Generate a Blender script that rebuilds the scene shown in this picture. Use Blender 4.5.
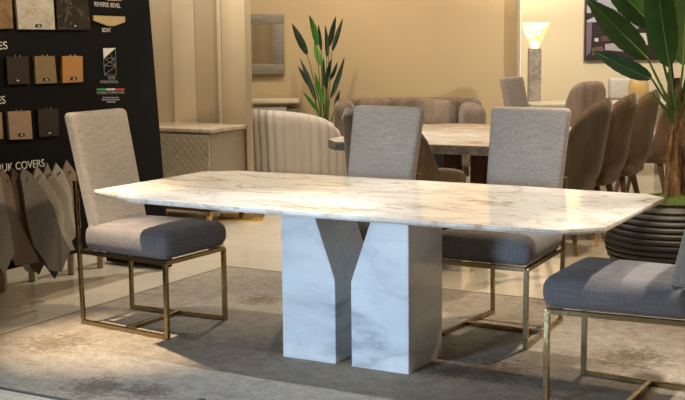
import bpy, bmesh, math, random
from mathutils import Vector, Matrix
random.seed(7)
S = bpy.context.scene
COL = S.collection
for o in list(bpy.data.objects):
    bpy.data.objects.remove(o, do_unlink=True)

# ------------------------------------------------------------ camera
CF, CH, CP, CR = 1201.7, 1.4974, 0.1396, -0.0102
Fw = Vector((0, math.cos(CP), -math.sin(CP)))
Rt = Vector((1, 0, 0)); Up = Vector((0, math.sin(CP), math.cos(CP)))
R2 = Rt*math.cos(CR) + Up*math.sin(CR); U2 = -Rt*math.sin(CR) + Up*math.cos(CR)
CAM = Vector((0, 0, CH))
cd = bpy.data.cameras.new('camera'); co = bpy.data.objects.new('camera', cd); COL.objects.link(co)
cd.sensor_width = 36; cd.lens = CF*36/685; cd.clip_end = 100
M = Matrix((R2, U2, -Fw)).transposed().to_4x4(); M.translation = CAM
co.matrix_world = M
S.camera = co
# ------------------------------------------------------------ table frame (metres on the floor)
TX, TY, TA = 0.1265, 5.4317, -0.5117
tc, ts = math.cos(TA), math.sin(TA)
def T(lx, ly, z=0): return Vector((TX + lx*tc - ly*ts, TY + lx*ts + ly*tc, z))
LDIR = Vector((tc, ts, 0)); WDIR = Vector((-ts, tc, 0))
# ------------------------------------------------------------ world, lights, exposure
S.view_settings.view_transform = 'Standard'; S.view_settings.look = 'None'
S.view_settings.exposure = 0.0; S.view_settings.gamma = 1.0
S.view_settings.use_curve_mapping = False
w = bpy.data.worlds.new('world'); S.world = w; w.use_nodes = True
w.node_tree.nodes['Background'].inputs[0].default_value = (1.0, 0.93, 0.85, 1)
w.node_tree.nodes['Background'].inputs[1].default_value = 0.08
WARM = (1.0, 0.78, 0.52); WHITE = (1.0, 0.90, 0.76); BLUE = (0.52, 0.74, 1.0)
def spot(name, loc, target, power, angle, blend=0.5, col=WARM, radius=0.05):
    l = bpy.data.lights.new(name, 'SPOT'); l.energy = power; l.color = col
    l.spot_size = math.radians(angle); l.spot_blend = blend; l.shadow_soft_size = radius
    o = bpy.data.objects.new(name, l); COL.objects.link(o); o.location = loc
    o.rotation_euler = (Vector(target) - Vector(loc)).to_track_quat('-Z', 'Y').to_euler()
    return o
def area(name, loc, target, power, sx, sy, col):
    l = bpy.data.lights.new(name, 'AREA'); l.shape = 'RECTANGLE'; l.size = sx; l.size_y = sy
    l.energy = power; l.color = col
    o = bpy.data.objects.new(name, l); COL.objects.link(o); o.location = loc
    o.rotation_euler = (Vector(target) - Vector(loc)).to_track_quat('-Z', 'Y').to_euler()
    return o
CZ = 3.1
spot('spot_rug', T(-1.94, -.85, CZ-.05), (-1.10, 5.75, 0), 1050, 27, 1, WARM, .03)
spot('spot_rug_front', T(-.15, -.80, CZ-.05), T(-.35, -1.0, 0), 230, 50, .6, (.80, .90, 1), .03)
spot('spot_table_end', T(-.5, .6, CZ-.05), T(-.55, .1, .76), 140, 50, .6, WHITE, .04)
spot('spot_table_far', T(1.0, .9, CZ-.05), T(.7, .1, .76), 230, 55, .6, WHITE, .04)
spot('spot_aisle', T(.9, 2.1, CZ-.05), T(.7, 1.5, 0), 330, 60, .7, WARM, .05)
spot('spot_chair', T(2.3, -.2, CZ-.05), T(1.75, -.5, 0), 330, 46, .5, WHITE, .035)
spot('spot_aisle_left', T(-1.6, 2.6, CZ-.05), T(-1.5, 2.0, 0), 300, 75, .7, WHITE, .05)
spot('spot_marble', (.7, 8.6, CZ-.05), (.7, 8.7, .76), 50, 60, .6, WHITE, .05)
spot('spot_tub', (-.6, 9.6, CZ-.05), (-.5, 10.6, .6), 150, 55, .6, WHITE, .05)
spot('spot_brown', (2.1, 8.0, CZ-.05), (2.1, 8.8, .3), 200, 70, .6, WARM, .05)
spot('spot_screen', (-1.3, 9.2, CZ-.05), (-1.5, 10.1, .9), 95, 90, .8, WHITE, .05)
spot('spot_wall_a', (-.4, 12.0, CZ-.05), (-.5, 13.6, .9), 100, 95, .8, WARM, .05)
spot('spot_wall_b', (1.0, 11.8, CZ-.05), (1.0, 13.6, .8), 85, 95, .8, WARM, .05)
spot('spot_wall_c', (3.3, 11.0, CZ-.05), (3.3, 13.2, 1.2), 260, 95, .8, WHITE, .05)
spot('spot_board_fill', (.2, 6.0, CZ-.05), (-1.7, 7.0, 1.2), 170, 60, .7, WARM, .05)  # fill spot, added to brighten the samples on the board
dl = area('daylight', (-2.6, 2.2, 1.15), (.1, 5.1, .2), 16, .5, .7, BLUE); dl.data.spread = math.radians(60)
spot('spot_front_fill', (.4, 3.0, CZ-.05), (.4, 6.2, .8), 130, 60, .7, WHITE, .05)  # added fill from the camera side, warms the chair backs
area('aisle_ceiling_light', (.5, 10.5, CZ-.03), (.5, 10.5, 0), 110, 5, 4, WHITE)

# ------------------------------------------------------------ materials
MATS = {}
def nt(name):
    m = bpy.data.materials.new(name); m.use_nodes = True
    t = m.node_tree; b = t.nodes['Principled BSDF']
    return m, t, b
def setp(b, col=None, rough=None, metal=None, spec=None, **k):
    if col is not None: b.inputs['Base Color'].default_value = (*col, 1)
    if rough is not None: b.inputs['Roughness'].default_value = rough
    if metal is not None: b.inputs['Metallic'].default_value = metal
    if spec is not None: b.inputs['Specular IOR Level'].default_value = spec
def coords(t, scale=(1,1,1), rot=(0,0,0), kind='Object'):
    tcn = t.nodes.new('ShaderNodeTexCoord'); mp = t.nodes.new('ShaderNodeMapping')
    mp.inputs['Scale'].default_value = scale; mp.inputs['Rotation'].default_value = rot
    t.links.new(tcn.outputs[kind], mp.inputs[0]); return mp.outputs[0]
def noise(t, vec, scale, detail=4, rough=.55, dist=0):
    n = t.nodes.new('ShaderNodeTexNoise'); n.inputs['Scale'].default_value = scale
    n.inputs['Detail'].default_value = detail; n.inputs['Roughness'].default_value = rough
    n.inputs['Distortion'].default_value = dist
    t.links.new(vec, n.inputs['Vector']); return n.outputs[0]
def ramp(t, fac, stops):
    r = t.nodes.new('ShaderNodeValToRGB'); e = r.color_ramp.elements
    while len(e) < len(stops): e.new(.5)
    for i, (p, c) in enumerate(stops):
        e[i].position = p; e[i].color = (*c, 1) if isinstance(c, tuple) else (c, c, c, 1)
    t.links.new(fac, r.inputs[0]); return r.outputs[0]
def mathn(t, op, a, b=None, c=None):
    n = t.nodes.new('ShaderNodeMath'); n.operation = op
    for i, v in enumerate((a, b, c)):
        if v is None: continue
        if isinstance(v, (int, float)): n.inputs[i].default_value = v
        else: t.links.new(v, n.inputs[i])
    return n.outputs[0]
def mix(t, fac, a, b, mode='MIX'):
    n = t.nodes.new('ShaderNodeMix'); n.data_type = 'RGBA'; n.blend_type = mode
    for i, v in ((0, fac), (6, a), (7, b)):
        if isinstance(v, (int, float)): n.inputs[i].default_value = v
        elif isinstance(v, tuple): n.inputs[i].default_value = (*v, 1)
        else: t.links.new(v, n.inputs[i])
    return n.outputs[2]
def bump(t, b, h, strength=.2, dist=.01):
    n = t.nodes.new('ShaderNodeBump'); n.inputs['Strength'].default_value = strength
    n.inputs['Distance'].default_value = dist
    t.links.new(h, n.inputs['Height']); t.links.new(n.outputs[0], b.inputs['Normal'])
def plain(name, col, rough=.5, metal=0, var=.08, nscale=6, spec=.5):
    m, t, b = nt(name); setp(b, col, rough, metal, spec)
    v = noise(t, coords(t), nscale, 5)
    c = ramp(t, v, [(.3, tuple(x*(1-var) for x in col)), (.7, tuple(min(1, x*(1+var)) for x in col))])
    t.links.new(c, b.inputs['Base Color']); return m
def veined(name, base, cloud, veins, rough, stretch=(1,3,1), rot=(0,0,.6), coat=0):
    # veins: list of (scale, width, colour, strength)
    m, t, b = nt(name); setp(b, base, rough)
    v = coords(t, stretch, rot)
    c = mix(t, ramp(t, noise(t, v, 1.6, 6, .6, .4), [(.35, 0.0), (.72, 1.0)]), base, cloud)
    for i, (sc, wd, colr, st) in enumerate(veins):
        off = t.nodes.new('ShaderNodeVectorMath'); off.operation = 'ADD'; off.inputs[1].default_value = (i*7.3, i*3.1, i*1.7)
        t.links.new(v, off.inputs[0])
        n = noise(t, off.outputs[0], sc, 5, .55, .9)
        d = mathn(t, 'ABSOLUTE', mathn(t, 'SUBTRACT', n, .5))
        f = ramp(t, d, [(0, st), (wd*.35, st*.45), (wd, 0.0)])
        g = ramp(t, noise(t, off.outputs[0], sc*.7+1, 2), [(.4, 0.15), (.62, 1.0)])
        c = mix(t, mathn(t, 'MULTIPLY', f, g), c, colr)
    t.links.new(c, b.inputs['Base Color'])
    if coat: b.inputs['Coat Weight'].default_value = coat; b.inputs['Coat Roughness'].default_value = .04
    return m
def linen(name, col, dark=.72, weave=1.0, rough=.9):
    m, t, b = nt(name); setp(b, col, rough, spec=.15)
    a = noise(t, coords(t, (260, 260, 12)), 1, 2); a2 = noise(t, coords(t, (14, 14, 300)), 1, 2)
    cl = noise(t, coords(t), 5, 3)
    h = mathn(t, 'ADD', mathn(t, 'MULTIPLY', a, .5), mathn(t, 'MULTIPLY', a2, .5))
    h2 = mathn(t, 'ADD', mathn(t, 'MULTIPLY', h, .85), mathn(t, 'MULTIPLY', cl, .15))
    c = ramp(t, h2, [(.36, tuple(x*dark for x in col)), (.5, col), (.64, tuple(min(1, x*1.22) for x in col))])
    t.links.new(c, b.inputs['Base Color'])
    b.inputs['Sheen Weight'].default_value = .15
    bump(t, b, h, .35*weave, .004); return m
def velvet(name, col):
    m, t, b = nt(name); setp(b, col, .75, spec=.2)
    n = noise(t, coords(t, (1, 1, .4)), 9, 6, .65)
    c = ramp(t, n, [(.32, tuple(x*.7 for x in col)), (.68, tuple(min(1, x*1.3) for x in col))])
    t.links.new(c, b.inputs['Base Color'])
    b.inputs['Sheen Weight'].default_value = .35; b.inputs['Sheen Roughness'].default_value = .4
    return m
def brushed(name, col, rough=.28):
    m, t, b = nt(name); setp(b, col, rough, 1)
    n = noise(t, coords(t, (3, 3, 3)), 4, 2)
    r = ramp(t, n, [(.3, rough*.9), (.7, rough*1.15)])
    t.links.new(r, b.inputs['Roughness']); return m
def wood(name, col, col2, scale=(30, 30, 2), rough=.5):
    m, t, b = nt(name); setp(b, col, rough)
    n = noise(t, coords(t, scale), 1, 5, .6, .6)
    t.links.new(ramp(t, n, [(.35, col), (.65, col2)]), b.inputs['Base Color'])
    bump(t, b, n, .2, .003); return m

m_top = veined('tabletop_marble', (.93, .90, .85), (.86, .81, .73),
               [(1.1, .045, (.42, .27, .13), .95), (2.3, .035, (.48, .34, .20), .8), (.7, .10, (.52, .45, .38), .65)], .12, (1.3, 2.6, 1), (0, 0, 1.0))
m_edge = plain('polished_edge', (.72, .72, .72), .12, 0, .05)
m_base = veined('base_marble', (.86, .87, .87), (.72, .74, .76),
                [(.7, .09, (.30, .33, .36), .6), (1.5, .03, (.50, .52, .54), .35)], .12, (1.3, 1.3, 3.0), (0, .85, 0))
m_linen = linen('linen_seat', (.195, .182, .185))
m_linen2 = linen('linen_back', (.38, .34, .30))
m_brass = brushed('antique_brass', (.38, .29, .16), .26)
m_gold = brushed('gold', (.80, .56, .22), .25)
m_black = plain('black_board', (.0035, .0035, .004), .6, 0, .1, spec=.15)
m_velvet = velvet('brown_velvet', (.135, .092, .055))
m_taupe = velvet('taupe_velvet', (.17, .13, .10))
m_pink = velvet('mauve_velvet', (.36, .26, .20))
m_dkwood = wood('dark_wood', (.05, .022, .012), (.09, .04, .02))
m_walnut = wood('walnut', (.10, .06, .035), (.15, .09, .05))
m_pale = wood('pale_wood', (.45, .36, .24), (.55, .45, .31), rough=.6)
m_chrome = brushed('chrome', (.8, .8, .82), .15)

# rug: distressed grey beige weave with worn dark patches and a faint panel pattern
def rug_mat():
    m, t, b = nt('distressed_rug'); setp(b, (.3, .28, .25), .95, spec=.1)
    v = coords(t); fine = noise(t, v, 130, 3, .7); mid = noise(t, coords(t, (1, 1.3, 1)), 11, 9, .8, .3); big = noise(t, v, 1.3, 3, .5)
    base = ramp(t, mid, [(.30, (.15, .13, .11)), (.5, (.27, .24, .205)), (.70, (.38, .35, .30))])
    patch = None
    for lx, ly, r_ in [(-1.49, -0.49, 0.28), (-0.81, -0.99, 0.25), (-0.58, -0.93, 0.2), (0.59, 0.01, 0.28), (0.45, -0.06, 0.2), (1.05, 0.5, 0.3), (0.39, 1.51, 0.25), (-1.11, 0.76, 0.2)]:
        dn = t.nodes.new('ShaderNodeVectorMath'); dn.operation = 'DISTANCE'; dn.inputs[1].default_value = (lx, ly, 0); t.links.new(v, dn.inputs[0])
        k_ = mathn(t, 'MAXIMUM', mathn(t, 'SUBTRACT', 1.0, mathn(t, 'DIVIDE', dn.outputs['Value'], r_)), 0.0)
        patch = k_ if patch is None else mathn(t, 'MAXIMUM', patch, k_)
    grain = noise(t, v, 26, 7, .85)
    worn = ramp(t, mathn(t, 'ADD', grain, mathn(t, 'MULTIPLY', patch, .22)), [(.57, 0.0), (.66, 1.0)])
    c = mix(t, mathn(t, 'MULTIPLY', worn, .8), base, (.085, .055, .032))
    c = mix(t, ramp(t, big, [(.35, 0.0), (.7, .35)]), c, (.42, .36, .27))
    c = mix(t, .5, c, ramp(t, fine, [(.3, (.12, .12, .12)), (.7, (.9, .9, .9))]), 'OVERLAY')
    t.links.new(c, b.inputs['Base Color']); bump(t, b, fine, .5, .004); return m
m_rug = rug_mat()
def floor_mat():
    m, t, b = nt('polished_tile'); setp(b, (.55, .48, .37), .12)
    v = coords(t, (1, 1, 1), (0, 0, -TA))
    br = t.nodes.new('ShaderNodeTexBrick'); br.offset = 0; br.inputs['Scale'].default_value = 1.0
    br.inputs['Brick Width'].default_value = 1.2; br.inputs['Row Height'].default_value = 1.2; br.inputs['Mortar Size'].default_value = .004
    br.inputs['Color1'].default_value = (.68, .62, .52, 1); br.inputs['Color2'].default_value = (.66, .60, .50, 1)
    br.inputs['Mortar'].default_value = (.50, .45, .37, 1); t.links.new(v, br.inputs[0])
    n = noise(t, coords(t, (1, 2.5, 1)), 1.5, 6, .6, .8)
    c = mix(t, .35, br.outputs[0], ramp(t, n, [(.3, (.42, .40, .36)), (.7, (.62, .62, .60))]), 'OVERLAY')
    t.links.new(c, b.inputs['Base Color']); b.inputs['Coat Weight'].default_value = .3; b.inputs['Coat Roughness'].default_value = .06; return m
m_floor = floor_mat()
m_wall = plain('warm_plaster', (.50, .395, .245), .85, 0, .03, 1.5, .2)
m_wall2 = plain('cream_plaster', (.70, .60, .42), .85, 0, .02, 1.5, .2)
m_ceil = plain('ceiling_paint', (.7, .66, .58), .9, 0, .02)
m_white = plain('white_paint', (.82, .80, .74), .6)

# ------------------------------------------------------------ geometry helpers
def link(name, me, mat, parent=None, smooth=None):
    if not name.startswith('txt'): me.name = name
    o = bpy.data.objects.new(name, me); COL.objects.link(o)
    if mat: me.materials.append(mat)
    if parent: o.parent = parent
    if smooth is not None:
        for p in me.polygons: p.use_smooth = True
        me.set_sharp_from_angle(angle=math.radians(smooth))
    return o
def fin(name, bm, mat, parent=None, smooth=None):
    bmesh.ops.recalc_face_normals(bm, faces=bm.faces)
    me = bpy.data.meshes.new(name); bm.to_mesh(me); bm.free()
    return link(name, me, mat, parent, smooth)
def thing(name, label, cat, loc=(0,0,0), rz=0, group=None):
    o = bpy.data.objects.new(name, None); COL.objects.link(o); o.empty_display_size = .1
    o.location = loc; o.rotation_euler = (0, 0, rz); return tag(o, label, cat, group)
def tag(o, label, cat, group=None):
    o['label'] = label; o['category'] = cat
    if group: o['group'] = group
    return o
def struct(o): o['kind'] = 'structure'; return o
def dup(root, label, loc, rz, group=None):
    r = root.copy(); COL.objects.link(r); r.location = loc; r.rotation_euler = (0, 0, rz); r['label'] = label
    if group: r['group'] = group
    for ch in list(root.children):
        c = ch.copy(); COL.objects.link(c); c.parent = r
        for g in list(ch.children):
            d = g.copy(); COL.objects.link(d); d.parent = c
    return r
def add_box(bm, c, s, bev=0, rot=None, seg=2):
    r = bmesh.ops.create_cube(bm, size=1)
    vs = r['verts']
    bmesh.ops.scale(bm, verts=vs, vec=s)
    if bev:
        es = list({e for v in vs for e in v.link_edges})
        g = bmesh.ops.bevel(bm, geom=es, offset=bev, segments=seg, affect='EDGES', profile=.5)
        vs = list(set(v for v in g['verts']) | set(v for f in g['faces'] for v in f.verts) | set(v for v in vs if v.is_valid))
    if rot is not None: bmesh.ops.rotate(bm, verts=vs, cent=(0,0,0), matrix=rot)
    bmesh.ops.translate(bm, verts=vs, vec=c); return vs
def bx(name, c, s, mat, parent=None, bev=.002, rot=None, smooth=40):
    bm = bmesh.new(); add_box(bm, c, s, bev, rot); return fin(name, bm, mat, parent, smooth)
def add_bar(bm, a, b, w, h=None, w2=None, refup=Vector((0,0,1))):
    # rectangular bar from a to b
    a = Vector(a); b = Vector(b); h = h or w; d = (b-a).normalized()
    if abs(d.dot(refup)) > .95: refup = Vector((1,0,0))
    s = d.cross(refup).normalized(); u = s.cross(d).normalized(); k = (w2 or w)/w
    vs = []
    for p, q in ((a, 1), (b, k)):
        for i, j in ((-1,-1),(1,-1),(1,1),(-1,1)): vs.append(bm.verts.new(p + s*i*w/2*q + u*j*h/2*q))
    for i in range(4): bm.faces.new((vs[i], vs[(i+1)%4], vs[4+(i+1)%4], vs[4+i]))
    bm.faces.new(vs[:4][::-1]); bm.faces.new(vs[4:]); return vs
def bar(name, a, b, w, mat, parent=None, h=None, w2=None):
    bm = bmesh.new(); add_bar(bm, a, b, w, h, w2)
    bmesh.ops.bevel(bm, geom=bm.edges[:], offset=w*.08, segments=1, affect='EDGES')
    return fin(name, bm, mat, parent, None)
def add_tube(bm, pts, rads, n=10):
    rings = []
    pts = [Vector(p) for p in pts]
    prev = None
    for i, p in enumerate(pts):
        d = (pts[min(i+1, len(pts)-1)] - pts[max(i-1, 0)]).normalized()
        s = d.cross(Vector((0,0,1)) if abs(d.z) < .9 else Vector((1,0,0))).normalized() if prev is None else (prev - d*prev.dot(d)).normalized()
        prev = s; u = d.cross(s); r = rads[i] if isinstance(rads, (list, tuple)) else rads
        rings.append([bm.verts.new(p + (s*math.cos(2*math.pi*k/n) + u*math.sin(2*math.pi*k/n))*r) for k in range(n)])
    for a, b in zip(rings, rings[1:]):
        for k in range(n): bm.faces.new((a[k], a[(k+1)%n], b[(k+1)%n], b[k]))
    bm.faces.new(rings[0][::-1]); bm.faces.new(rings[-1])
def tube(name, pts, rads, mat, parent=None, n=10):
    bm = bmesh.new(); add_tube(bm, pts, rads, n); return fin(name, bm, mat, parent, 50)
def add_lathe(bm, prof, n=48, c=(0,0,0)):
    rings = []
    for r, z in prof:
        rings.append([bm.verts.new((c[0]+r*math.cos(2*math.pi*k/n), c[1]+r*math.sin(2*math.pi*k/n), c[2]+z)) for k in range(n)])
    for a, b in zip(rings, rings[1:]):
        for k in range(n): bm.faces.new((a[k], a[(k+1)%n], b[(k+1)%n], b[k]))
    bm.faces.new(rings[0][::-1]); bm.faces.new(rings[-1])
def lathe(name, prof, mat, parent=None, n=48, c=(0,0,0), sm=50):
    bm = bmesh.new(); add_lathe(bm, prof, n, c); return fin(name, bm, mat, parent, sm)
def add_prism(bm, poly, fn):
    # poly: 2-D points; fn(pt, side) -> 3-D
    a = [bm.verts.new(fn(p, 0)) for p in poly]; b = [bm.verts.new(fn(p, 1)) for p in poly]
    n = len(poly)
    bm.faces.new(a); bm.faces.new(b[::-1])
    for i in range(n): bm.faces.new((a[i], a[(i+1)%n], b[(i+1)%n], b[i]))
def prism(name, poly, fn, mat, parent=None, bev=0, sm=None):
    bm = bmesh.new(); add_prism(bm, poly, fn)
    if bev: bmesh.ops.bevel(bm, geom=bm.edges[:], offset=bev, segments=2, affect='EDGES')
    return fin(name, bm, mat, parent, sm)
def cushion(name, size, r, mat, parent=None, fn=None, mid=6, seg=4):
    """rounded box centred on origin, subdivided; fn(Vector)->Vector shapes it"""
    def line(h):
        e = [-h + r*(1-math.cos(math.pi/2*i/seg)) for i in range(seg+1)]
        m = [-(h-r) + 2*(h-r)*i/mid for i in range(1, mid)]
        return e + m + [-x for x in reversed(e)]
    X, Y, Z = (line(s/2) for s in size); H = Vector(size)/2
    bm = bmesh.new(); cache = {}
    def v(i, j, k):
        key = (i, j, k)
        if key not in cache:
            p = Vector((X[i], Y[j], Z[k])); q = Vector([max(-(H[a]-r), min(H[a]-r, p[a])) for a in range(3)])
            d = p-q
            if d.length > 1e-7: p = q + d.normalized()*r
            if fn: p = fn(p)
            cache[key] = bm.verts.new(p)
        return cache[key]
    nx, ny, nz = len(X)-1, len(Y)-1, len(Z)-1
    def quad(*a):
        q = [v(*x) for x in a]
        try: bm.faces.new(q)
        except ValueError: pass
    for i in range(nx):
        for j in range(ny):
            quad((i,j,0),(i,j+1,0),(i+1,j+1,0),(i+1,j,0)); quad((i,j,nz),(i+1,j,nz),(i+1,j+1,nz),(i,j+1,nz))
    for i in range(nx):
        for k in range(nz):
            quad((i,0,k),(i+1,0,k),(i+1,0,k+1),(i,0,k+1)); quad((i,ny,k),(i,ny,k+1),(i+1,ny,k+1),(i+1,ny,k))
    for j in range(ny):
        for k in range(nz):
            quad((0,j,k),(0,j,k+1),(0,j+1,k+1),(0,j+1,k)); quad((nx,j,k),(nx,j+1,k),(nx,j+1,k+1),(nx,j,k+1))
    return fin(name, bm, mat, parent, 180)
def text(s, size, mat, name, parent, origin, ex, ey, width=None, height=None):
    cu = bpy.data.curves.new(name, 'FONT'); cu.body = s; cu.size = size; cu.extrude = .0006
    cu.offset = 0.0
    ob = bpy.data.objects.new(name, cu); COL.objects.link(ob)
    bpy.context.view_layer.update()
    me = bpy.data.meshes.new_from_object(ob.evaluated_get(bpy.context.evaluated_depsgraph_get()))
    bpy.data.objects.remove(ob, do_unlink=True)
    xs = [v.co.x for v in me.vertices]; ys = [v.co.y for v in me.vertices]
    x0, x1, y0, y1 = min(xs), max(xs), min(ys), max(ys)
    sx = (width/(x1-x0)) if width else 1; sy = (height/(y1-y0)) if height else sx
    n = ex.cross(ey)
    for v in me.vertices: v.co = origin + ex*((v.co.x-x0)*sx) + ey*((v.co.y-y0)*sy) + n*v.co.z
    me.materials.clear()
    return link(name, me, mat, parent)
def ray(u, v): return (Fw + R2*((u-342.5)/CF) + U2*((200-v)/CF))
def at(u, v, Y): d = ray(u, v); return CAM + d*(Y/d.y)
def fl(u, v, z=0): d = ray(u, v); return CAM + d*((z-CH)/d.z)

FZ = -.008   # bare floor level; the rug's pile surface is z = 0
# ------------------------------------------------------------ room shell
def plane_box(name, x0, x1, y0, y1, z0, z1, mat):
    return struct(bx(name, ((x0+x1)/2, (y0+y1)/2, (z0+z1)/2), (x1-x0, y1-y0, z1-z0), mat, None, 0, None, None))
plane_box('floor', -6, 7, -3, 14, FZ-.1, FZ, m_floor)
plane_box('ceiling', -6, 7, 1.5, 14, CZ, CZ+.1, m_ceil)
plane_box('wall_back', -6, 1.985, 13.6, 13.8, FZ, CZ, m_wall)
plane_box('wall_back_right', 1.985, 7, 13.35, 13.8, FZ, CZ, m_wall2)
plane_box('wall_left', -6.2, -6, -3, 13.8, FZ, CZ, m_wall)
plane_box('wall_right', 7, 7.2, -3, 13.8, FZ, CZ, m_wall2)
plane_box('trim_corner', 1.973, 1.985, 13.345, 13.6, FZ, CZ, m_white)

# ------------------------------------------------------------ rug
o = prism('area_rug', [(-1.85, -1.165), (1.95, -1.165), (1.95, 1.49), (-1.85, 1.49)],
          lambda p, s: Vector((p[0], p[1], (FZ if s else 0)-0)), m_rug)
o.location = (TX, TY, 0); o.rotation_euler.z = TA
tag(o, 'large distressed grey beige area rug under the marble dining table', 'rug')
bm = bmesh.new()
for a, b in (((-1.85,-1.165),(1.95,-1.165)), ((1.95,-1.165),(1.95,1.49)), ((1.95,1.49),(-1.85,1.49)), ((-1.85,1.49),(-1.85,-1.165))):
    add_bar(bm, (*a, -.003), (*b, -.003), .009, .009)
fin('binding', bm, plain('rug_binding', (.13, .11, .09), .9), o)['label'] = 'plain bound edge of the rug'

# ------------------------------------------------------------ dining table
tb = thing('dining_table', 'long white marble dining table with chamfered corners and a split Y-shaped block base', 'dining table', (TX, TY, 0), TA)
OUT = [(-1.265,-.425), (-.93,-.578), (-.45,-.600), (.05,-.607), (.60,-.600), (1.095,-.583), (1.232,-.44),
       (1.225,.446), (1.13,.528), (.55,.553), (.0,.553), (-.55,.545), (-1.09,.530), (-1.235,.415)]
bm = bmesh.new()
a = [bm.verts.new((x, y, .76)) for x, y in OUT]; b = [bm.verts.new((x*1.0, y, .748)) for x, y in OUT]
c = [bm.verts.new((x*.994, y*.985, .738)) for x, y in OUT]; n = len(OUT)
bm.faces.new(a); bm.faces.new(c[::-1])
for u_, l_ in ((a, b), (b, c)):
    for i in range(n): bm.faces.new((u_[i], l_[i], l_[(i+1)%n], u_[(i+1)%n]))
bmesh.ops.bevel(bm, geom=[e for e in bm.edges if all(v.co.z > .7599 for v in e.verts)], offset=.002, segments=2, affect='EDGES')
fin('tabletop', bm, m_top, tb, 30)
HV, ZT = .3885, .7375
left = [(-.361,0), (-.080,0), (-.080,HV), (-.206,ZT), (-.361,ZT)]
right = [(.0026,0), (.288,0), (.288,ZT), (.128,ZT), (.0026,HV)]
for poly in (left, right):
    prism('base_block', poly, lambda p, s: Vector((p[0], -.194 + s*.353, p[1])), m_base, tb, .002)

# ------------------------------------------------------------ upholstered dining chair with brass frame
D, WF, WR, HF, HR, HT = .622, .492, .400, .3845, .751, 1.099
TW = .022
def hw(x):  # half width of the trapezoid footprint at local x
    return (WR + (WF-WR)*(x + D/2)/D)/2
def make_chair(label, group):
    t = thing('dining_chair', label, 'chair', (0,0,0), 0, group)
    h = TW/2
    for s in (1, -1):
        yf, yr = s*(WF/2-h), s*(WR/2-h)
        bar('leg', (D/2-h, yf, 0), (D/2-h, yf, HF), TW, m_brass, t)
        bar('leg', (-D/2+h, yr, 0), (-D/2+h*.2, yr + s*.012, HR), TW*.9, m_brass, t)
        bar('floor_rail', (-D/2+TW, yr, h), (D/2-TW, yf, h), TW, m_brass, t)
    bar('crossbar', (0, -hw(0)+TW, h), (0, hw(0)-TW, h), TW, m_brass, t)
    bm = bmesh.new()
    P = [(-D/2+h, -WR/2+h), (D/2-h, -WF/2+h), (D/2-h, WF/2-h), (-D/2+h, WR/2-h)]
    for i in range(4):
        a, b = P[i], P[(i+1)%4]; add_bar(bm, (*a, HF-h*.2), (*b, HF-h*.2), TW*.98, TW*.9)
    fin('seat_frame', bm, m_brass, t)
    SH = .138
    def sf(p):
        x, y, z = p; f = (y)/( .45/2)
        k = hw(x)/(.45/2)
        zz = z + .012*(1-(x/(D/2))**2)*(1-min(1, abs(f))**2)*(1 if z > 0 else 0)
        bulge = .016*(1-(z/(SH/2))**2)
        return Vector((x + (bulge if x > .2 else 0) + .026, y*k*1.0 + math.copysign(bulge, y)*(abs(y) > .19), zz + HF + SH/2 + .008))
    seat = cushion('seat', (D-.06, .45, SH), .040, m_linen, t, sf)
    bm = bmesh.new()
    pts = []
    for (x, y) in [(-D/2+.10, -1), (D/2-.022, -1), (D/2-.002, -.93), (D/2-.002, .93), (D/2-.022, 1), (-D/2+.10, 1)]:
        pts.append((x, y*(hw(x)-.001), HF+.021))
    add_tube(bm, pts, .0022, 6); fin('piping', bm, m_linen, seat, 60)
    BH = HT - (HF+.02); BT = .085
    def bf(p):
        x, y, z = p; k = max(0, (z + BH/2)/BH)
        w = .190 + .023*k                       # slightly wider at the top
        x = x*(1 - .22*k)
        return Vector((x - D/2 + BT/2 + .086 - .155*k, y*w/.2, z + BH/2 + HF + .02))
    cushion('backrest', (BT, .40, BH), .026, m_linen2, t, bf, mid=7)
    return t
SP = {1: (-1.0021, 6.1277, -.5498), 2: (.0643, 6.1499, -2.1667), 3: (.8063, 5.9009, -2.1002), 4: (1.190, 4.745, 2.6203)}
c1 = make_chair('grey dining chair at the left end of the table, before the black sample board', 'grey dining chairs around the marble table')
c1.location = (SP[1][0], SP[1][1], 0); c1.rotation_euler.z = SP[1][2]
g = 'grey dining chairs around the marble table'
dup(c1, 'grey dining chair behind the middle of the table, its back before the taupe sofa', (SP[2][0], SP[2][1], 0), SP[2][2], g)
dup(c1, 'grey dining chair behind the table, just left of the brown velvet chairs', (SP[3][0], SP[3][1], 0), SP[3][2], g)
dup(c1, 'nearest grey dining chair at the right edge, its seat in front of the black planter', (SP[4][0], SP[4][1], 0), SP[4][2], g)
far = dup(c1, 'distant pale grey high-backed chair beside the lit marble column lamp', (1.87, 11.2, FZ), -.60)
far.scale = (.96, .96, .965)
del far['group']

# ------------------------------------------------------------ sample display board
TH = .063
PN = LDIR*math.cos(TH) + Vector((0,0,1))*math.sin(TH)      # face normal (towards the aisle)
PU = Vector((0,0,1))*math.cos(TH) - LDIR*math.sin(TH)
P0 = Vector((-1.107, 7.595, 0))
def pan(u, v, off=0.0):
    d = ray(u, v); t = ((P0 + PN*off - CAM).dot(PN))/d.dot(PN); q = CAM + d*t - P0
    return q.dot(WDIR), q.dot(PU)
def PP(a, b, off=0): return P0 + WDIR*a + PU*b + PN*off
bd = thing('display_board', 'tall black sample display board leaning back at the left, lettered in white', 'display board', (0,0,0))
prism('panel', [(-3.2, .24), (0, .24), (0, 2.5), (-3.2, 2.5)], lambda p, s: PP(p[0], p[1], -.04*s), m_black, bd, .002)
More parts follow.
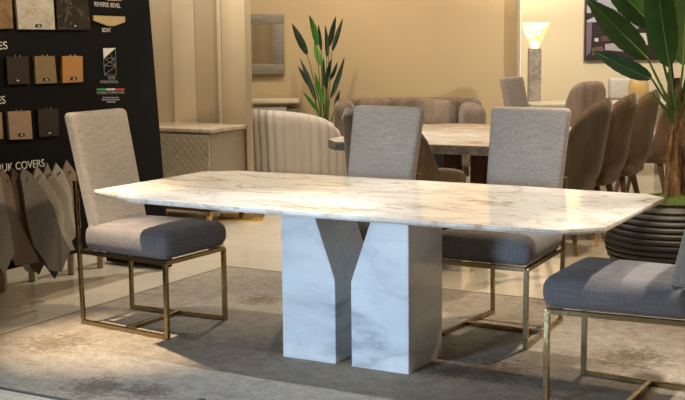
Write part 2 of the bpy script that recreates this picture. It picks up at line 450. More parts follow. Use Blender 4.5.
# black floor foot and pale posts
f0, f1 = Vector((-1.55, 7.88, 0)), Vector((-1.125, 7.59, 0))
bar('foot', f0 + Vector((0,0,.04)), f1 + Vector((0,0,.04)), .09, m_black, bd, .075)
bar('strut', PP(-.04, .06, -.02), PP(-.04, .4, -.02), .04, m_black, bd)
for (u, v) in ((3, 291), (33, 281), (72, 274), (101, 267.5), (-30, 300)):
    p = fl(u, v, FZ); q = p + Vector((0,0,.30))
    bar('post', p, q, .055, m_pale, bd, .04)['label'] = 'pale wooden post under the board'
bar('rail', fl(-30, 300, FZ) + Vector((0,0,.33)), fl(140, 258, FZ) + Vector((0,0,.33)), .05, m_black, bd)
m_text = plain('white_lettering', (.75, .74, .70), .6)
m_text2 = plain('grey_lettering', (.33, .33, .32), .6)
def ptext(s, u0, v0, u1, v1, hpx, name='lettering', mat=None):
    a0, b0 = pan(u0, v0); a1, b1 = pan(u1, v1); _, bt = pan(u0, v0-hpx)
    ex = (PP(a1, b1) - PP(a0, b0)).normalized()
    return text(s, .05, mat or m_text, name, bd, PP(a0, b0, .001), ex, PU, (PP(a1,b1)-PP(a0,b0)).length, abs(bt-b0))
ptext('FINISHES', -33, 52, 7.5, 49, 8)
ptext('EDGES', -20, 106.3, 5.5, 103.5, 8)
ptext('NUBUK COVERS', -17, 174, 44.5, 167, 7.5) if False else ptext('BUK COVERS', -2.2, 172.3, 44.5, 166.5, 8)
ptext('REVERSE BEVEL', 94.5, 6.2, 120.5, 8.0, 4.6)
ptext('BOAT', 102.2, 32, 111, 32.2, 4.2)
ptext('ZICHE', 108, 79.3, 115.3, 79.3, 3.2, 'lettering', m_text2)
ptext('INTERNATIONAL', 100.3, 83.2, 118.5, 83.2, 2.8, 'lettering', m_text2)
ptext('MARBLE FURNITURE', 97, 94.2, 124.2, 93.6, 3, 'lettering', m_text2)
ptext('DESIGN IN STONE', 102, 98.2, 119.5, 97.8, 2.2, 'lettering', m_text2) if False else None
# the three unreadable small lines below: thin strokes
def quadp(name, pts, mat, off=.002, th=.002, parent=bd):
    q = [pan(*p) for p in pts]
    return prism(name, q, lambda p, s: PP(p[0], p[1], off + th*(0 if s else 1)), mat, parent)
m_green = plain('flag_green', (.05, .42, .10), .6); m_red = plain('flag_red', (.62, .03, .04), .6)
for x0, x1, mm in ((96.3, 105.7, m_green), (105.7, 114.6, m_text), (114.6, 124, m_red)):
    quadp('tricolour_stripe', [(x0, 90.3), (x1, 90.1), (x1, 88.4), (x0, 88.6)], mm)
for u0, u1, v in ((102.5, 119, 97.6), (101.5, 120, 99.8), (106.5, 115.5, 102)):
    k = 7
    bm = bmesh.new()
    for i in range(k):
        a0 = u0 + (u1-u0)*i/k; a1 = u0 + (u1-u0)*(i+.72)/k
        add_prism(bm, [pan(a0, v+.6), pan(a1, v+.6), pan(a1, v-.6), pan(a0, v-.6)], lambda p, s: PP(p[0], p[1], .003-.002*s))
    fin('small_print', bm, m_text2, bd)
# stone company emblem: white triangle over a braced outline
quadp('emblem', [(102.8, 48.2), (115.2, 48.0), (103.4, 58.5)], m_text)
bm = bmesh.new()
LP = [((102.8,48.2),(104.2,75)), ((104.2,75),(116,75)), ((116,75),(115.2,48)), ((104,66),(116,66)), ((103.6,58),(115.6,66)), ((104,75),(115.6,66)), ((103.5,58),(115.5,58)), ((109.5,53),(115.5,66)), ((104,66),(115.6,58))]
for p, q in LP:
    a_, b_ = PP(*pan(*p), .0015), PP(*pan(*q), .0015); add_bar(bm, a_, b_, .002, .002, refup=PN)
fin('emblem_lines', bm, m_text2, bd)

m_card = plain('black_tag', (.01, .01, .01), .4)
GEM = 'material sample tiles hung on the black board'
def sample(name, pts, mat, label, cat, tagpos=None, cap=True, th=.018):
    q = [pan(*p) for p in pts]; cx_, cy_ = sum(p[0] for p in q)/len(q), sum(p[1] for p in q)/len(q)
    C0 = PP(cx_, cy_, 0)
    t = thing(name, label, cat, C0, 0, GEM)
    prism('tile', q, lambda p, s: PP(p[0], p[1], .003 + th*(1-s)) - C0, mat, t, .001)
    if tagpos:
        u, v = tagpos
        z = [pan(u-3, v+1.5), pan(u+3, v+1.4), pan(u+3, v-1.5), pan(u-3, v-1.4)]
        prism('name_tag', z, lambda p, s: PP(p[0], p[1], .003 + th + .003*(1-s)) - C0, m_card, t)
        z = [pan(u-1.4, v+.7), pan(u+1.4, v+.7), pan(u, v-.8)]
        prism('tag_mark', z, lambda p, s: PP(p[0], p[1], .003 + th + .0045*(1-s)) - C0, m_text, t)
    if cap:
        um = (pts[0][0]+pts[1][0])/2; vm = (pts[0][1]+pts[1][1])/2
        for du in (-4, 4):
            a_, b_ = pan(um+du*.6, vm-.6); tube('clip', [PP(a_, b_, .001)-C0, PP(a_, b_+.004, th+.004)-C0, PP(a_, b_-.008, th+.006)-C0], .002, m_chrome, t, 6)
    return t
m_onyx = veined('amber_stone', (.30, .19, .09), (.15, .09, .045), [(2.5, .06, (.45, .32, .17), .7)], .3, (4, 4, 9), (0, .5, 0))
m_calac = veined('white_gold_stone', (.62, .60, .53), (.45, .44, .40), [(2.2, .04, (.45, .28, .08), .9), (4, .03, (.3, .28, .25), .5)], .25, (3, 3, 5), (0, .6, 0))
m_dkst = veined('black_stone', (.018, .014, .012), (.030, .024, .020), [(2.2, .02, (.35, .27, .18), .8)], .3, (4, 4, 4), (0, .9, 0))
sample('stone_sample', [(-8,-12),(8.5,-12),(10.5,28.6),(-4,29.4)], m_onyx, 'brown and amber veined stone sample cut by the left edge, top row of the board', 'stone sample', cap=False)
sample('stone_sample', [(12,-12),(50,-12),(52.5,29.8),(15.8,29.5)], m_calac, 'white stone sample with gold veins at the top of the board', 'stone sample', (35.5, 26), cap=False)
sample('stone_sample', [(53,-12),(84,-12),(88,30),(54.7,30)], m_dkst, 'black stone sample with one pale vein at the top of the board', 'stone sample', (72, 26), cap=False)
def tile_mat(n, c): return wood(n, c, tuple(x*1.15 for x in c), (6, 6, 50), .5)
for pts, c, lab, tp in (
    ([(-14,59),(-1,58),(1,84),(-12,85.5)], (.05,.03,.02), None, None),
    ([(3.6,57),(25.8,56.5),(27,84),(5,84.5)], (.024,.015,.009), 'dark brown leather sample, left of the middle row on the board', (14.5, 80.5)),
    ([(31.7,56.3),(52,56.3),(54.5,83.2),(33,84)], (.21,.15,.075), 'khaki tan leather sample between the dark brown and orange ones', (43.3, 79.8)),
    ([(59.5,56.3),(80,56.3),(80.5,82),(60,83.2)], (.40,.20,.065), 'orange tan leather sample at the right of the middle row', (70.8, 78.8)),
    ([(-14,113),(-1,112.5),(.6,138.8),(-12,140)], (.28,.20,.13), 'pinkish wood sample cut by the left edge, bottom row of the board', None),
    ([(5,111.7),(28,110.8),(30,139),(7,139.8)], (.30,.205,.145), 'pale oak wood sample in the bottom row of the board', (18.5, 135)),
    ([(35,109.3),(55.8,109),(56.5,135.5),(36.5,137.2)], (.024,.015,.011), 'dark wood sample at the right end of the bottom row', (46.5, 133))):
    if lab: sample('finish_sample', pts, tile_mat('sample_finish', c), lab, 'sample', tp)
m_edgest = veined('beige_stone', (.55, .43, .26), (.48, .36, .20), [(4, .05, (.40, .27, .13), .6)], .3, (6, 6, 6), (0, 0, 0))
sample('edge_sample', [(91.8,15.6),(123.3,16.8),(123.3,22.3),(112.5,26.2),(107,26.2),(91.8,20.8)], m_edgest, 'beige stone edge sample with sloping underside above the word BOAT', 'edge sample', cap=False, th=.012)
sample('edge_sample', [(92,-9),(120,-7),(120,1),(108,1),(96,-3)], m_edgest, 'narrow beige stone edge sample at the very top, above the larger one', 'edge sample', cap=False, th=.012)

# hanging cover swatches with stud and dark backing
SW = [ # tip, outline px, colour, label, stud
 ([(-6,167),(-1,178),(2,205),(15.5,253),(2,274),(-8,262)], (0.265, 0.246, 0.211), 'pale grey fabric swatch hanging at the left edge of the board', None, .10),
 ([(1,168),(7.5,177),(17,212),(36,262),(17.5,266),(4,243),(-3,210),(-4,180)], (0.172, 0.125, 0.090), 'light brown fabric swatch hanging second from the left edge', (5.5,179.5), .085),
 ([(11,168),(18.5,175),(25,196),(44,262),(33,272),(19,246),(8,188)], (0.082, 0.051, 0.027), 'dark brown fabric swatch hanging between two lighter ones', (16,178.8), .07),
 ([(22,168),(31,174),(42,190),(70,250),(62.5,272),(46.5,270),(34,246),(19,176)], (0.179, 0.156, 0.133), 'wide grey brown fabric swatch hanging in the middle of the row', (26.5,177.3), .10),
 ([(35.5,165.5),(44,176),(60,205),(75,250),(66,252),(52,222),(33,176)], (0.312, 0.285, 0.242), 'cream fabric swatch hanging right under the word COVERS', (37,176), .055),
 ([(46,162.5),(52,175),(66,200),(77,236),(70,244),(54,204),(43,176)], (0.257, 0.230, 0.195), 'greige fabric swatch hanging just right of the word COVERS', (47,174.5), .04),
 ([(55,163),(62,172),(74,206),(80,236),(73,232),(58,196),(51.5,174)], (0.374, 0.351, 0.304), 'off-white fabric swatch hanging second from the right', (56.5,173), .025),
 ([(65.5,160),(74,173),(79,200),(82,228),(77,228),(67,196),(61.5,171)], (0.257, 0.195, 0.148), 'rosy beige fabric swatch hanging beside the grey chair back', (67,172), .012)]
m_under = plain('swatch_backing', (.02, .022, .03), .6)
for k, (pts, c, lab, stud, off) in enumerate(SW):
    q = [pan(*p, off) for p in pts]; tip = q[0]; C0 = PP(tip[0], tip[1], off)
    bot = min(p[1] for p in q); LL = tip[1]-bot
    t = thing('fabric_swatch', lab, 'fabric swatch', C0, 0, 'fabric swatches hanging on the black board')
    bm = bmesh.new()
    add_prism(bm, q, lambda p, s: PP(p[0], p[1], off + .010*(1-s)) - C0)
    bmesh.ops.triangulate(bm, faces=[f for f in bm.faces if len(f.verts) > 4])
    bmesh.ops.subdivide_edges(bm, edges=bm.edges[:], cuts=3, use_grid_fill=True)
    for v in bm.verts:
        r = v.co; a_ = r.dot(WDIR); b_ = -r.dot(PU)
        v.co = r + PN*(.016*math.sin(a_*22 + b_*5 + k)*min(1, b_/.2))
    fin('cover', bm, linen('cover_fabric', c, .85, .6), t, 60)
    if k in (1, 2, 3):
        # folded dark lining sticking out below
        lo = sorted(q, key=lambda p: p[1])[:2]
        c0 = ((lo[0][0]+lo[1][0])/2, (lo[0][1]+lo[1][1])/2)
        poly = [(c0[0]-.06, c0[1]+.05), (c0[0]+.01, c0[1]-.045), (c0[0]+.06, c0[1]+.01), (c0[0]+.03, c0[1]+.08)]
        prism('lining', poly, lambda p, s: PP(p[0], p[1], off-.018 + .008*(1-s)) - C0, m_under if k != 1 else plain('grey_lining', (.26,.27,.28), .7), t)
    if stud:
        a_, b_ = pan(*stud, off)
        tube('stud', [PP(a_, b_, 0)-C0, PP(a_, b_, off+.024)-C0], .008, m_chrome, t, 10)

# ------------------------------------------------------------ slatted screen with post
sc = thing('slatted_screen', 'tall cream slatted partition with slim post behind the quilted sideboard', 'partition', (-1.3, 10.15, FZ))
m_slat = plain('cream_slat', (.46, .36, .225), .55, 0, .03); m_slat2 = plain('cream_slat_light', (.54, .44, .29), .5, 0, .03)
YS = 10.25
xs = [120, 150.5, 174.5, 196.5, 218.5, 222.5, 247.5]
for i in range(6):
    a, b = at(xs[i], 60, YS), at(xs[i+1], 60, YS); w_ = b.x-a.x
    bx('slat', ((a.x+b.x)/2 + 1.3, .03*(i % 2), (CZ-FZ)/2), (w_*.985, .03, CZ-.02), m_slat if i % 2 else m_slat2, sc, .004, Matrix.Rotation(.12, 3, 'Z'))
pp = at(251.5, 60, 9.75)
bx('post', (pp.x+1.3-.03+.005, 9.75-10.15, (CZ-FZ)/2), (.045, .05, CZ-.02), m_slat2, sc, .004)['label'] = 'slim cream post at the end of the slats'
bx('foot_plate', (pp.x+1.3-.10, 9.75-10.15-.08, .012), (.36, .30, .024), m_gold, sc, .003)

# ------------------------------------------------------------ quilted sideboard
m_quilt = plain('quilted_leather', (.42, .36, .27), .6, 0, .04, 12)
cor = Vector((-1.015, 9.32, FZ))
sb = thing('sideboard', 'marble-topped sideboard with quilted doors and brass legs behind the table', 'sideboard', cor, TA)
SL, SD = 1.0, .52; SHT = .765
m_champ = plain('champagne_side', (.33, .27, .195), .45, 0, .05, 30)
bx('body', (-SL/2, SD/2, .43), (SL-.02, SD-.02, .59), m_champ, sb, .004)
for i in range(2):
    bm = bmesh.new(); NX, NZ = 56, 68; grid = []
    for a_ in range(NX+1):
        col_ = []
        for b_ in range(NZ+1):
            x = -.2375 + .475*a_/NX; z = -.2875 + .575*b_/NZ
            h_ = .010*abs(math.sin(math.pi*(x+z)/.066)*math.sin(math.pi*(x-z)/.066))**.5 if 0 < a_ < NX and 0 < b_ < NZ else 0
            col_.append(bm.verts.new((x - .255 - .49*i, -.008 - h_, z + .43)))
        grid.append(col_)
    for a_ in range(NX):
        for b_ in range(NZ): bm.faces.new((grid[a_][b_], grid[a_+1][b_], grid[a_+1][b_+1], grid[a_][b_+1]))
    ext = bmesh.ops.extrude_face_region(bm, geom=bm.faces[:])
    for v in [g_ for g_ in ext['geom'] if isinstance(g_, bmesh.types.BMVert)]: v.co.y = .009
    fin('door', bm, m_quilt, sb, 40)
m_stop = veined('sideboard_marble', (.62, .52, .40), (.50, .40, .30), [(2, .05, (.30, .18, .10), .8), (4, .03, (.35, .25, .18), .6)], .1, (2, 5, 1), (0, 0, .3))
bx('top', (-SL/2, SD/2, .745), (SL+.02, SD+.03, .028), m_stop, sb, .003)
bx('plinth', (-SL/2, SD/2, .115), (SL-.08, SD-.06, .03), m_dkwood, sb, .003)
for x, y in ((-.05,.02),(-SL+.05,.02),(-.05,SD-.05),(-SL+.05,SD-.05),(-.5,.02)):
    bx('leg', (x, y, .055), (.035, .035, .11), m_gold, sb, .002)

# ------------------------------------------------------------ mirror and console on back wall
YW = 13.6
m_frame = wood('silver_bark_frame', (.17, .155, .135), (.25, .225, .19), (6, 6, 70), .5)
mi = thing('wall_mirror', 'square mirror in a wide grey ribbed frame on the left of the back wall', 'mirror', (0,0,0))
a, b = at(238, 74.5, YW-.05), at(283.5, 14, YW-.05)
ia, ib = at(247, 64.5, YW-.05), at(272.8, 24, YW-.05)
def rectprism(name, x0, x1, z0, z1, y, th, mat, par, bev=.004): return bx(name, ((x0+x1)/2, y+th/2, (z0+z1)/2), (x1-x0, th, z1-z0), mat, par, bev)
rectprism('frame', a.x, b.x, ib.z, b.z, YW-.07, .07, m_frame, mi); rectprism('frame', a.x, b.x, a.z, ia.z, YW-.07, .07, m_frame, mi)
rectprism('frame', a.x, ia.x, ia.z, ib.z, YW-.07, .07, m_frame, mi); rectprism('frame', ib.x, b.x, ia.z, ib.z, YW-.07, .07, m_frame, mi)
mm, t_, b_ = nt('mirror_glass'); setp(b_, (.85, .85, .82), .06, 1)
rectprism('glass', ia.x, ib.x, ia.z, ib.z, YW-.03, .02, mm, mi, 0)
cn = thing('console_table', 'low grey stone console against the back wall below the mirror', 'console table', (at(274, 105, 13.2).x, 13.3, FZ))
m_grey = veined('grey_stone', (.36, .33, .28), (.28, .25, .21), [(2, .04, (.55, .5, .42), .6)], .3)
m_lts = plain('pale_stone', (.55, .49, .38), .3)
ct = at(274, 99, 13.2).z - FZ
bx('body', (-.06, 0, ct/2-.03), (.40, .45, ct-.10), m_grey, cn, .004); bx('top', (0, 0, ct-.02), (.56, .5, .035), m_lts, cn, .004)
bx('side_unit', (.20, 0, ct/2-.03), (.14, .4, ct-.14), plain('brown_panel', (.20, .16, .11), .5), cn, .004)

# ------------------------------------------------------------ plants
def leafgeo(bm, p0, p1, wid, side, droop=0.0, n=14, fold=.25, tipfrac=.6):
    """blade from base p0 to tip p1; side = width direction; centre crease, tapered ends"""
    p0, p1 = Vector(p0), Vector(p1); d = p1-p0; side = (side - d.normalized()*side.dot(d.normalized())).normalized()
    nrm = d.normalized().cross(side).normalized(); rows = []
    for i in range(n+1):
        s = i/n; c = p0 + d*s + nrm*(droop*4*s*(1-s))
        w_ = wid/2*max(.015, (max(0,math.sin(math.pi*min(1, s**.75)))**.75) if s < .999 else 0.0)
        rip = 1 + .03*math.sin(i*2.3)
        rows.append([bm.verts.new(c - side*w_*rip + nrm*w_*fold), bm.verts.new(c - side*w_*.5 + nrm*w_*fold*.35), bm.verts.new(c),
                     bm.verts.new(c + side*w_*.5 + nrm*w_*fold*.35), bm.verts.new(c + side*w_*rip + nrm*w_*fold)])
    for a, b in zip(rows, rows[1:]):
        for k in range(4): bm.faces.new((a[k], a[k+1], b[k+1], b[k]))
    return rows
def leaf_mat(name, c1, c2, rib, vein=55):
    m, t, b = nt(name); setp(b, c1, .5)
    n = noise(t, coords(t, (3, 3, 3)), 3, 4)
    t.links.new(ramp(t, n, [(.3, c1), (.7, c2)]), b.inputs['Base Color'])
    wv = t.nodes.new('ShaderNodeTexWave'); wv.inputs['Scale'].default_value = vein; wv.inputs['Distortion'].default_value = 1
    t.links.new(coords(t, (1,1,1), (.3, .9, 0)), wv.inputs[0]); bump(t, b, wv.outputs[1], .25, .004)
    b.inputs['Subsurface Weight'].default_value = 0
    return m
m_leafd = leaf_mat('leaf_dark', (.004, .020, .008), (.010, .036, .012), None)
m_leafb = leaf_mat('leaf_bright', (.03, .15, .015), (.06, .24, .02), None)
m_leafm = leaf_mat('leaf_mid', (.020, .075, .009), (.035, .11, .014), None, 40)
m_leafg = leaf_mat('leaf_bluegreen', (.018, .075, .035), (.03, .10, .05), None, 40)
m_leafo = leaf_mat('leaf_olive', (.024, .060, .007), (.038, .09, .012), None, 40)
m_stem = plain('stem_green', (.10, .16, .04), .5)
m_rib = plain('midrib', (.12, .20, .05), .5)

YP = 13.05
base = at(324.5, 128, YP); base.z = FZ
pl = thing('potted_plant', 'tall slim-leaved green plant against the back wall beside the sofa', 'plant', base)
lathe('pot', [(.13,0),(.16,.02),(.19,.3),(.185,.32),(.17,.32),(.165,.29),(.02,.285)], plain('grey_pot', (.18,.16,.13), .6), pl, 32)
L = [(160,72,203,160,34,0),(213,46,235,134,34,1),(228,130,248,195,32,1),(242,75,250,150,18,0),(262,76,267,168,22,0),(295,50,277,135,28,0),(317,55,287,148,24,0),
     (184,178,230,300,26,0),(178,203,217,265,22,0),(193,282,240,342,20,1),(258,175,262,262,18,0),(283,180,266,268,24,0),(322,175,282,292,26,0),(230,222,258,312,22,1),(308,278,293,332,20,0),(300,190,280,240,18,0)]
rnd = random.Random(3)
for k, (tx_, ty_, bx_, by_, wd, br) in enumerate(L):
    dY = rnd.uniform(-.22, .25)
    tip = at(240+tx_/3.08, ty_/3.08, YP+dY) - base; bs = at(240+bx_/3.08, by_/3.08, YP+dY*.6) - base; bs = tip + (bs-tip)*1.12
    bm = bmesh.new(); leafgeo(bm, bs, tip, wd/3.08/CF*YP*.66, Vector((1, rnd.uniform(-.5,.5), .1)), rnd.uniform(-.03,.03), 10)
    lf = fin('leaf', bm, m_leafb if br else m_leafd, pl, 60)
    root = Vector((rnd.uniform(-.04,.04), rnd.uniform(-.04,.04), .29))
    mid = (bs + root)/2 + Vector(((bs.x-root.x)*-.12, 0, 0))
    tube('stem', [root, mid, bs], [.009, .008, .005], m_stem, lf, 6)

# big banana plant at right
PC = Vector((2.01, 7.25, FZ))
bp = thing('planter', 'banana plant in a round ribbed black planter with moss at the right', 'potted plant', PC)
prof = [(.20, 0), (.22, .006)]
NR = 13; Hh = .47
def rad(z):
    s = z/Hh; return .225 + .165*max(0,math.sin(math.pi*min(1, (.10+s*.86))))**.9 if s < 1 else .25
for i in range(NR):
    z0 = .01 + (Hh-.03)*i/NR; dz = (Hh-.03)/NR
    for q in (0, .25, .5, .75, .92): prof.append((rad(z0+dz*q) + .012*max(0,math.sin(math.pi*q/.92))**.6 if q < .92 else rad(z0+dz*q)-.003, z0+dz*q))
prof += [(.265, Hh-.015), (.268, Hh), (.245, Hh), (.24, Hh-.03), (.02, Hh-.03)]
lathe('pot', prof, plain('ribbed_black_pot', (.018, .017, .016), .5, 0, .1), bp, 64)
m, t, b = nt('moss'); setp(b, (.09, .14, .02), .95); n_ = noise(t, coords(t), 60, 5, .8)
t.links.new(ramp(t, n_, [(.35, (.04, .07, .01)), (.65, (.15, .23, .035))]), b.inputs['Base Color']); bump(t, b, n_, 1, .02)
bm = bmesh.new(); add_lathe(bm, [(.242, Hh-.028), (.23, Hh-.01), (.18, Hh+.012), (.10, Hh+.024), (.02, Hh+.028)], 48)
for v in bm.verts: v.co.z += random.uniform(-.006, .008) if v.co.z > Hh-.02 else 0
fin('moss', bm, m, bp, 80)
# trunk: several bark-covered stems
m, t, b = nt('banana_bark'); setp(b, (.2, .12, .06), .85)
n_ = noise(t, coords(t, (14, 14, 3)), 2.0, 8, .7, .8)
t.links.new(ramp(t, n_, [(.32, (.05, .022, .010)), (.44, (.22, .11, .05)), (.56, (.50, .29, .14)), (.68, (.75, .52, .30))]), b.inputs['Base Color'])
bump(t, b, n_, 1.0, .02); m_bark = m
def Q(u, v, dY=0): return at(u, v, 7.25+dY) - PC
def wobtube(name, pts, rads, mat, par, n=14, amp=.18, seedv=0):
    bm = bmesh.new(); P = [Vector(p) for p in pts]; fine = []; fr = []
    for i in range(len(P)-1):
        for s in range(5):
            k = s/5; fine.append(P[i].lerp(P[i+1], k)); fr.append(rads[i]*(1-k) + rads[i+1]*k)
    fine.append(P[-1]); fr.append(rads[-1]); add_tube(bm, fine, fr, n)
    R = random.Random(seedv); 
    for i, v in enumerate(bm.verts):
        c = fine[min(i//n, len(fine)-1)]; v.co = c + (v.co-c)*(1 + amp*math.sin((i % n)*2.2 + i/n*.35) + R.uniform(-.05, .05))
    return fin(name, bm, mat, par, 70)
z0 = Hh
wobtube('trunk', [Q(675,212), Q(673,190), Q(674,165), Q(673,140), Q(676,118), Q(678,98), Q(676,78)], [.062,.050,.046,.047,.040,.033,.020], m_bark, bp, seedv=1)
wobtube('trunk', [Q(682,212,.06), Q(684,180,.06), Q(685,150,.05), Q(684,125,.04), Q(681,105,.03)], [.04,.038,.033,.03,.024], m_bark, bp, seedv=2)
m_peel = plain('peeling_sheath', (.34, .21, .10), .8, 0, .3, 20)
bm = bmesh.new(); leafgeo(bm, Q(678,128,-.03), Q(669,66,-.05), .055, Vector((1,.2,0)), .01, 8, .5); fin('dry_sheath', bm, m_peel, bp, 60)
bm = bmesh.new(); leafgeo(bm, Q(683,150,-.03), Q(687,84,-.03), .05, Vector((1,-.2,0)), .01, 8, .5); fin('dry_sheath', bm, m_peel, bp, 60)
top = Q(677, 112)
# base px, tip px, width px, depth base, depth tip, material, droop
BL = [((648,59),(588,0),25,-.15,-.35,m_leafo,.03,(0.7,-.2,.7)),
      ((652,79),(592.5,50.5),17,-.2,-.35,m_leafg,-.02,(.43,-.3,.9)),
      ((670,68),(655,-50),33,-.30,-.45,m_leafm,.02,(1,.25,0)),
      ((655,28),(600,-28),28,-.05,-.1,m_leafm,.03,(.7,-.2,.7)),
      ((683,66),(687,-45),30,-.15,-.1,m_leafo,.02,(1,-.5,0)),
      ((668,30),(628,-30),26,.1,.1,m_leafo,.0,(.7,-.2,.7)),
      ((694,80),(735,10),30,.0,.2,m_leafm,.0,(.86,-.2,-.5)),
      ((690,60),(712,-50),30,.1,.2,m_leafd,.0,(1,0,.3))]
m_hide = None
for k, (bpx, tpx, wd, d0, d1, mat_, dr, side) in enumerate(BL):
    bs, tp = Q(*bpx, d0), Q(*tpx, d1)
    bm = bmesh.new(); rows = leafgeo(bm, bs, tp, wd/CF*7.25, Vector(side), dr, 20, .18); mids = [r[2].co.copy() for r in rows]
    lf = fin('leaf', bm, mat_, bp, 60)
    toc = (CAM - PC - bs).normalized()
    bm = bmesh.new(); add_tube(bm, [q + toc*.002 for q in mids], [.0055*(1-i/len(mids)*.8) for i in range(len(mids))], 6); fin('midrib', bm, m_rib, lf, 60)
    mid = (top + bs)/2 + Vector((0, 0, -.02)); tube('petiole', [top + Vector((0, 0, -.03)), top.lerp(mid, .6) , mid, bs], [.010, .009, .008, .006], m_stem if k % 2 else m_rib, lf, 8)
for k, (u, v) in enumerate(((652,92),(661,84),(690,85),(668,72))):
    tube('stalk', [Q(676,128,-.02), Q((676+u)/2, (118+v)/2+3, -.03), Q(u, v, -.08)], [.014,.011,.006], m_stem, bp, 8)

# ------------------------------------------------------------ brown velvet shell chairs
def make_shell(name, label, group, mat, top=1.05, arm=.60, depth=.26, width=.27, lean=.20, legm=None, tips=True, legh=.40, ribs=0, pw=2.4, mb=.30):
    t = thing(name, label, 'chair', (0,0,0), 0, group)
    bm = bmesh.new(); NU, NV = (144 if ribs else 48), 12
    def prof(u):   # u -1..1 ; plan curve, angle from -118 to 118 around the back
        ang = u*math.radians(125); cx_, sy_ = math.cos(ang), math.sin(ang)
        rr = (abs(cx_)**pw + abs(sy_)**pw)**(-1/pw)
        return -rr*cx_*depth, rr*sy_*width
    def ztop(u):
        a = abs(u); 
        k = max(0, 1-min(1, a/(mb*2))**2.8)**.5
        return arm - .04*max(0, (a-.7)/.3)**2 + (top-arm)*k
    outer, inner = [], []
    TK = .045
    for i in range(NU+1):
        u = -1 + 2*i/NU; x, y = prof(u); x2, y2 = x*.0, y*.0
        zt = ztop(u); ro, ri = [], []
        nx_, ny_ = x/max(1e-6, math.hypot(x, y)), y/max(1e-6, math.hypot(x, y))
        rb = 1 + ribs*abs(math.sin(i*math.pi/2*.999))*0
        for j in range(NV+1):
            s = j/NV; z = legh + (zt-legh)*s
            ln = lean*max(0, z-.45)*max(0, math.cos(u*math.radians(125)))
            bel = 1 - .22*(1-min(1, s*3.2))**2          # tuck in under the seat
            rbk = ribs*abs(math.sin(math.pi*i/6)) if ribs else 0
            ox, oy = x*bel - ln + nx_*rbk, y*bel + ny_*rbk
            e = .5*TK*(1-math.sqrt(max(0, 1-max(0, (s-.94)/.06)**2)))
            ro.append(bm.verts.new((ox - nx_*e, oy - ny_*e, z))); ri.append(bm.verts.new((ox - nx_*(TK-e), oy - ny_*(TK-e), z)))
        outer.append(ro); inner.append(ri)
    for i in range(NU):
        for j in range(NV):
            bm.faces.new((outer[i][j], outer[i+1][j], outer[i+1][j+1], outer[i][j+1]))
            bm.faces.new((inner[i][j], inner[i][j+1], inner[i+1][j+1], inner[i+1][j]))
        bm.faces.new((outer[i][NV], outer[i+1][NV], inner[i+1][NV], inner[i][NV]))
        bm.faces.new((outer[i][0], inner[i][0], inner[i+1][0], outer[i+1][0]))
    for i in (0, NU):
        for j in range(NV): bm.faces.new((outer[i][j], outer[i][j+1], inner[i][j+1], inner[i][j]))
    fin('backrest', bm, mat, t, 75)
    cushion('seat', (depth*2*.92, width*2*.82, .12), .045, mat, t, lambda p: Vector((p.x+.03, p.y*(1-.12*(p.x < -.1)), p.z+legh+.055)), 5)
    if legm:
        for sx in (1, -1):
            for sy in (1, -1):
                a = Vector((sx*depth*.50, sy*width*.50, legh+.01)); b = Vector((sx*depth*.82, sy*width*.80, 0))
                lg = bar('leg', b.lerp(a, .22) if tips else b, a, .024, legm, t, None, .042)
                if tips: bar('leg_tip', b, b.lerp(a, .22), .018, m_gold, lg, None, .024)
    else:
        lathe('plinth', [(min(depth, width)*.72, 0), (min(depth, width)*.72, legh+.005)], m_dkwood, t, 32)
    return t
gB = 'brown velvet dining chairs in a row at right'
LA = math.atan2(-LDIR.y, -LDIR.x)
A0 = Vector((1.46, 8.19, FZ)); step = WDIR*.60
sh = make_shell('shell_chair', 'brown velvet shell chair nearest the grey chair, first of the row behind the table', gB, m_velvet, legm=m_walnut, depth=.29, width=.27, lean=.17, mb=.27)
sh.location = A0; sh.rotation_euler.z = LA
dup(sh, 'brown velvet shell chair in the middle of the row of three behind the table', A0+step, LA, gB)
dup(sh, 'brown velvet shell chair standing just left of the banana plant trunk, legs visible', A0+step*2.05, LA, gB)
dup(sh, 'brown velvet shell chair mostly hidden behind the banana plant trunk', A0+step*3.6+Vector((.05,0,0)), LA, gB)
q = at(409, 150, 7.5)
tb2 = make_shell('armchair', 'brown velvet armchair tucked at the thick stone table, hidden by the middle grey chair', None, m_velvet, top=1.04, arm=.68, depth=.37, width=.34, lean=.10, legm=m_walnut, mb=.34)
tb2.location = (q.x, 7.5, FZ); tb2.rotation_euler.z = .55

m_cream = plain('cream_channel', (.47, .41, .35), .85, 0, .05, 3, .15)
q = at(300, 150, 10.9)
tub = make_shell('tub_chair', 'big cream channel-tufted round-backed tub chair behind the table', None, m_cream, top=.83, arm=.50, depth=.46, width=.46, lean=.06, legh=.10, ribs=.022, pw=2.1, mb=.42)
tub.location = (q.x, 10.9, FZ); tub.rotation_euler.z = .75
q = at(583, 110, 11.75)
pk = make_shell('tub_chair', 'mauve velvet round-backed chair before the far white table', None, m_pink, top=1.01, arm=.66, depth=.25, width=.20, lean=.06, legm=m_walnut, mb=.34)
pk.location = (q.x, 11.75, FZ); pk.rotation_euler.z = 1.7

